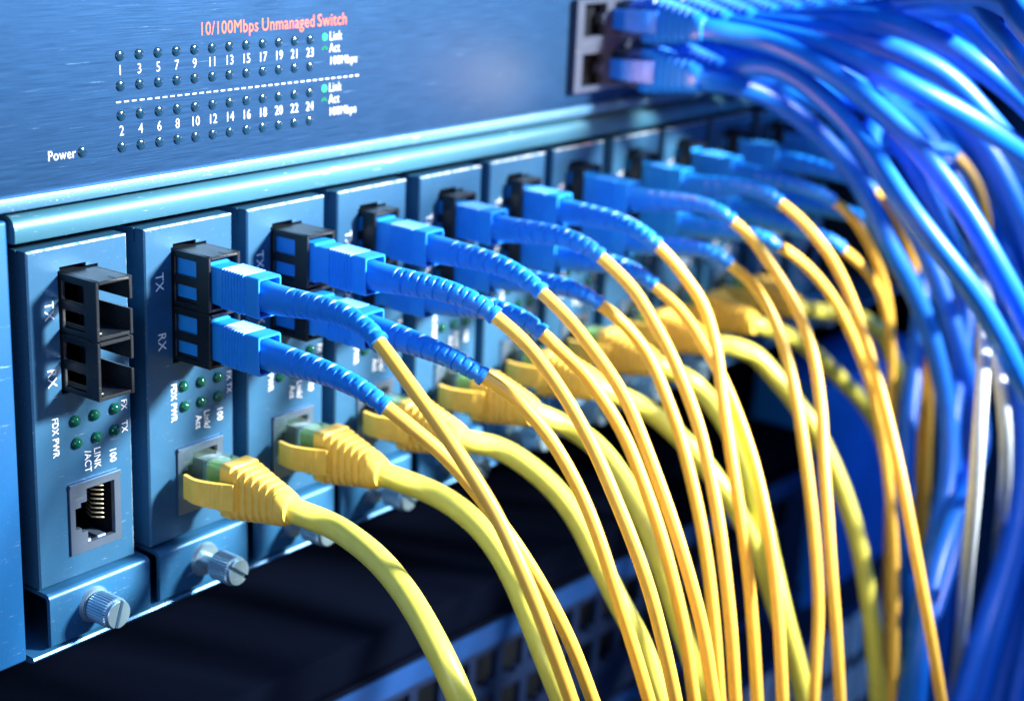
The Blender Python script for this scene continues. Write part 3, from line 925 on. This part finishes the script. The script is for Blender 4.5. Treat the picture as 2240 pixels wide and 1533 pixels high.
for n in range(1, 11):
    for side_key in 'TR':
        key = (n, side_key)
        if key not in FIBRE_PATHS:
            continue
        zc = -11.75 if side_key == 'T' else -24.5
        xc = n * PITCH + 12.55
        pts = [Vector((p[0], p[1], p[2])) * S for p in FIBRE_PATHS[key]]
        nm = ('upper', 'TX') if side_key == 'T' else ('lower', 'RX')
        root = thing('fibre_cord', 'yellow fibre cord in the %s %s port of the %s converter from the left' % (nm[0], nm[1], ORD[n]), 'fibre cord',
                     (xc, 0, zc), 'fibre cords plugged into the converters')
        mw = Matrix.Translation(V(xc, 0, zc)).inverted()

        def add(name, bm, mat, smooth):
            bmesh.ops.transform(bm, matrix=mw, verts=bm.verts)
            return finish(name, bm, mat, root, smooth)
        bm = bmesh.new()
        off = SEAT.get(n, -6.5)
        plug_mesh(bm, xc, zc, off)
        add('plug', bm, M['plug'], 24)
        start = V(xc, 21.8 + off, zc - 0.45)
        # the boot leaves the plug straight and bends towards the first cable point
        p1 = pts[0]
        t_out = (pts[1] - pts[0]).normalized()
        h0, h1 = V(xc, 25 + off, zc - 0.6), p1
        Ld = (h1 - h0).length
        m0, m1 = Vector((0, -1, -0.03)) * Ld, t_out * Ld
        boot = [start + (h0 - start) * (k / 4) for k in range(4)]
        for k in range(40):
            t = k / 39
            boot.append(h0 * (2 * t**3 - 3 * t**2 + 1) + m0 * (t**3 - 2 * t**2 + t) + h1 * (-2 * t**3 + 3 * t**2) + m1 * (t**3 - t**2))
        fine = resample(boot, 0.028 if n < 6 else 0.06)
        Lb = sum((b - a).length for a, b in zip(fine, fine[1:]))
        bm = bmesh.new()
        tube(bm, fine, boot_radius(Lb), 28 if n < 6 else 20)
        add('boot', bm, M['boot'], 50)
        cab = [boot[-6]] + catmull(pts, 12)
        cab = smooth_path(resample(cab, 0.16), 4)
        bm = bmesh.new()
        tube(bm, cab, 1.54 * S, 18)
        add('cable', bm, M['fibre'], 180)


# ------------------------------------------------------------------ network cables (yellow in the converters, blue in the switch)
def rj45(root, mw, base, quality, mats, flip=1):
    """plug lying on its side: latch towards -x; base = (x, z) of the jack's centre; d measured from the face"""
    x, z = base
    cl, core, bt = mats

    def add(name, bm, mat, smooth, parent=root):
        bmesh.ops.transform(bm, matrix=mw, verts=bm.verts)
        return finish(name, bm, mat, parent, smooth)
    bm = bmesh.new()
    secs = []
    for d, w, h, ox in ((-6, 6.6, 10.6, 0.4), (4.0, 6.6, 10.6, 0.4), (4.4, 7.2, 11.2, 0.2), (12.8, 7.2, 11.2, 0.2), (13.2, 6.6, 10.6, 0.2)):
        secs.append([V(px, d, pz) for px, pz in rrect(x + ox, z, w, h, 0.5, 2)])
    loft(bm, secs)
    p = add('plug', bm, cl, 30)
    bm = bmesh.new()
    box(bm, x - 2.2, x + 2.4, 4.6, 13, z - 4.2, z + 4.2, 0.4, 1)
    add('plug_core', bm, core, 40, p)
    # boot: square front block, ribbed barrel shrinking to the cable
    bm = bmesh.new()
    secs = []

    def ring(d, w, h, r, dz=0.0):
        secs.append([V(px, d, pz + dz) for px, pz in rrect(x + 0.2, z, w, h, r, 5)])
    droop = lambda d: -0.9 * max(0, (d - 12) / 16) ** 1.5
    ring(10.6, 8.6, 12.4, 0.9)
    ring(10.9, 9.0, 12.8, 1.0)
    ring(14.0, 9.0, 12.8, 1.2)
    for k in range(6):
        a = 14.4 + 1.95 * k
        f = 1 - 0.052 * k
        w, h = 9.0 * f, 12.6 * f
        for dd, g in ((0.0, -1.0), (0.45, -1.0), (0.6, 0.0), (1.3, 0.1), (1.75, -0.1), (1.85, -1.0)):
            ww, hh = w + g, h + g
            ring(a + dd, ww, hh, min(ww, hh) * (0.26 + 0.04 * k), droop(a + dd))
    ring(26.3, 7.2, 8.6, 3.2, droop(26.3))
    ring(28.0, 6.9, 7.6, 3.3, droop(28.0))
    ring(28.8, 5.9, 6.2, 2.8, droop(28.8))
    loft(bm, secs)
    add('boot', bm, bt, 40)
    # latch guard: a curved tongue standing off the near side
    bm = bmesh.new()
    rows = []
    nn = 30
    for k in range(nn + 1):
        t = k / nn
        d = 16.0 - 13.2 * t
        off = x - 4.2 - 3.4 * math.sin(min(1.0, t * 1.35) * math.pi * 0.5) + (0.7 * max(0, t - 0.74) / 0.26 if t > 0.74 else 0)
        hw = 3.1 - 0.3 * t
        rib = 0.16 if (0.12 < t < 0.68 and k % 2) else 0.0
        th = 1.2 - 0.25 * t
        rows.append([V(off - th - rib, d, z - hw), V(off - th - rib, d, z + hw), V(off, d, z + hw), V(off, d, z - hw)])
    loft(bm, rows)
    add('latch_guard', bm, bt, 30)


for n in range(1, 10):
    xc, zc = n * PITCH + 15.2, -59.6
    root = thing('network_cable', 'thick yellow network cable with ribbed boot, plugged low into the %s converter from the left' % ORD[n], 'network cable',
                 (xc, 0, zc), 'yellow network cables plugged into the converters')
    mw = Matrix.Translation(V(xc, 0, zc)).inverted()
    rj45(root, mw, (xc, zc), 0, (M['clear'], M['core'], M['yellow_boot']))
    pts = [Vector(p) * S for p in ETHER_PATHS[n]]
    path = [V(xc + 0.2, 24, zc - 0.6), V(xc + 0.2, 27.5, zc - 0.9)] + pts[1:]
    cab = smooth_path(resample(catmull(path, 12), 0.2), 5)
    bm = bmesh.new()
    tube(bm, cab, 2.85 * S, 24)
    bmesh.ops.transform(bm, matrix=mw, verts=bm.verts)
    finish('cable', bm, M['yellow_cable'], root, 180)

BLUE_NOTE = ['lowest of the blue cables arching from the lower port row, latch in full view',
             'blue cable with the long white glint, from the upper port row above the lowest arch',
             'blue cable running just under the white-glinting one, from the lower port row',
             'broad flat-arching blue cable below the topmost bundle',
             'blue cable in the upper bundle, over the broad flat arch',
             'blue cable in the top bundle leaving by the right edge',
             'blue cable crossing the upper right corner below two glinting ones',
             'blue cable with a bright glint across the upper right corner',
             'outermost blue cable in the extreme upper right corner',
             'blue cable dropping steeply behind the lowest arch and down the middle of the curtain',
             'blue cable bowing out, then sweeping back down to the left past the dark void',
             'blue cable hanging in a wide bow along the right edge',
             'deep blue cable right of the wide bow, mostly in shade',
             'rearmost dark blue cable at the right edge of the curtain',
             'dark blue cable skirting the right edge behind the others',
             'blue cable under the top bundle, falling off the right edge half way down',
             'blue cable lying over the top bundle near the upper edge',
             'blue cable beneath the flat arch, ending at the right edge',
             'blue cable with a pale sheen doubling back down and left beside the white cables',
             'blue cable mostly outside the frame at the right edge',
             'shaded blue cable behind the bow at the right edge, near the rack',
             'deep blue cable hanging straight behind the white cables',
             'uppermost blue cable skimming the top edge of the photo']
bi = {'L': 0, 'U': 0}
for k, (row, r, pts) in enumerate(BLUE_PATHS):
    bi[row] += 1
    xc = PORT_X[min(17, bi[row])]
    zc = 22.0 if row == 'L' else 36.0
    root = thing('network_cable', BLUE_NOTE[k], 'network cable', (xc, 0, zc), 'blue network cables plugged into the switch')
    mw = Matrix.Translation(V(xc, 0, zc)).inverted()
    rj45(root, mw, (xc, zc), 0, (M['blue_clear'], M['blue_boot'], M['blue_boot']))
    pts = [Vector(p) * S for p in pts]
    path = [V(xc + 0.2, 24, zc - 0.6), V(xc + 0.2, 28, zc - 0.9)] + (pts[1:] if k < 3 else pts[2:])
    cab = smooth_path(resample(catmull(path, 12), 0.25), 8)
    bm = bmesh.new()
    tube(bm, cab, r * S, 24)
    bmesh.ops.transform(bm, matrix=mw, verts=bm.verts)
    finish('cable', bm, M['blue_cable'], root, 180)

# ------------------------------------------------------------------ equipment under the chassis
pp = thing('patch_panel', 'dark navy patch panel with two rows of empty square ports below the chassis', 'patch panel', (57, 0, -123))
pp.rotation_euler = (0, math.radians(2.3), 0)
bm = bmesh.new()
holes = []
for i in range(18):
    for zc in (-27.0, -42.0):
        x = 62 + 13.6 * i
        holes.append((x - 5, x + 5, zc - 5, zc + 5))
        holes.append((x - 2.2, x + 2.2, zc - 6.4, zc - 5))
plate(bm, (-160, 315), (-62, -12), holes, -2, 0, front)
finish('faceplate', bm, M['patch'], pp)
bm = bmesh.new()
plate(bm, (-160, 315), (-62, -12), [], -9, -8.5, front)
finish('port_recess', bm, M['void'], pp)
bm = bmesh.new()
extrude_x(bm, [(-60, -11), (-1.0, -11), (0.8, -10.4), (1.6, -11.2), (1.0, -12.0), (-60, -12.1)], -160, 315)
extrude_x(bm, [(-60, 0.2), (-3, 0.4), (-1.6, 0), (-2.2, -10.9), (-60, -10.9)], -160, 315)
finish('top_edge', bm, M['cover'], pp, 40)
bm = bmesh.new()
plate(bm, (-160, 315), (-19.6, -12.6), [], 0.02, 0.5, front)
finish('blue_band', bm, M['band'], pp)

lp = thing('label_panel', 'dark blue panel under the patch panel with a row of white label cards', 'rack panel', (57, 0, -190))
lp.rotation_euler = (0, math.radians(2.3), 0)
bm = bmesh.new()
plate(bm, (-160, 460), (-95, 2), [], -40, -1, front)
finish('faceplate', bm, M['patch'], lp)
bm = bmesh.new()
plate(bm, (-160, 460), (-3, 1), [], -0.9, 0.2, front)
plate(bm, (-160, 460), (-31, -27), [], -0.9, 0.2, front)
finish('blue_band', bm, M['band'], lp)
for i in range(16):
    x = 236 + 14.2 * i
    for zz in (-53, -80):
        bm = bmesh.new()
        plate(bm, (x, x + 9.6), (zz, zz + 21), [], -0.9, -0.5, front)
        finish('label_card', bm, M['label'], lp)

bp = thing('blank_panel', 'bright blue blanking panel behind the hanging cables, right of the patch panel', 'rack panel', (374, 0, -100))
bm = bmesh.new()
box(bm, 0, 96, -30, 2, -112, -16, 0.8, 2)
finish('faceplate', bm, M['patch_blue'], bp, 40)

bm = bmesh.new()
box(bm, 640, 690, -60, 3, -500, 300, 1.0, 2)
tag(finish('rack_post', bm, M['post'], None, 40), 'dark blue upright post of the rack behind the blue cables at the right', 'rack post')

# white sleeves among the blue cables at lower right
for px, lab in (([(441.0,-24.0,-61.9),(353.8,-64.0,-56.2),(263.9,-100.0,-46.1),(235.0,-112.0,-53.9),(223.6,-117.0,-66.0),(223.9,-118.0,-84.7),(231.0,-116.0,-101.3),(256.3,-108.0,-128.4),(342.9,-80.0,-217.6)], 'straighter white cable left of the bowed white one at lower right'), ([(448.9,-22.0,-63.5),(368.1,-60.0,-59.5),(280.4,-96.0,-50.2),(254.5,-110.0,-58.8),(252.8,-114.0,-71.4),(264.8,-112.0,-88.1),(317.2,-96.0,-124.8),(387.6,-74.0,-175.4),(427.2,-66.0,-258.6)], 'white cable bowing outward nearest the right edge among the blue cables')):
    cab = smooth_path(resample(catmull([Vector(p) * S for p in px], 10), 0.3), 3)
    bm = bmesh.new()
    tube(bm, cab, 2.0 * S, 18)
    tag(finish('network_cable', bm, M['white_jacket'], None, 180), lab, 'network cable')
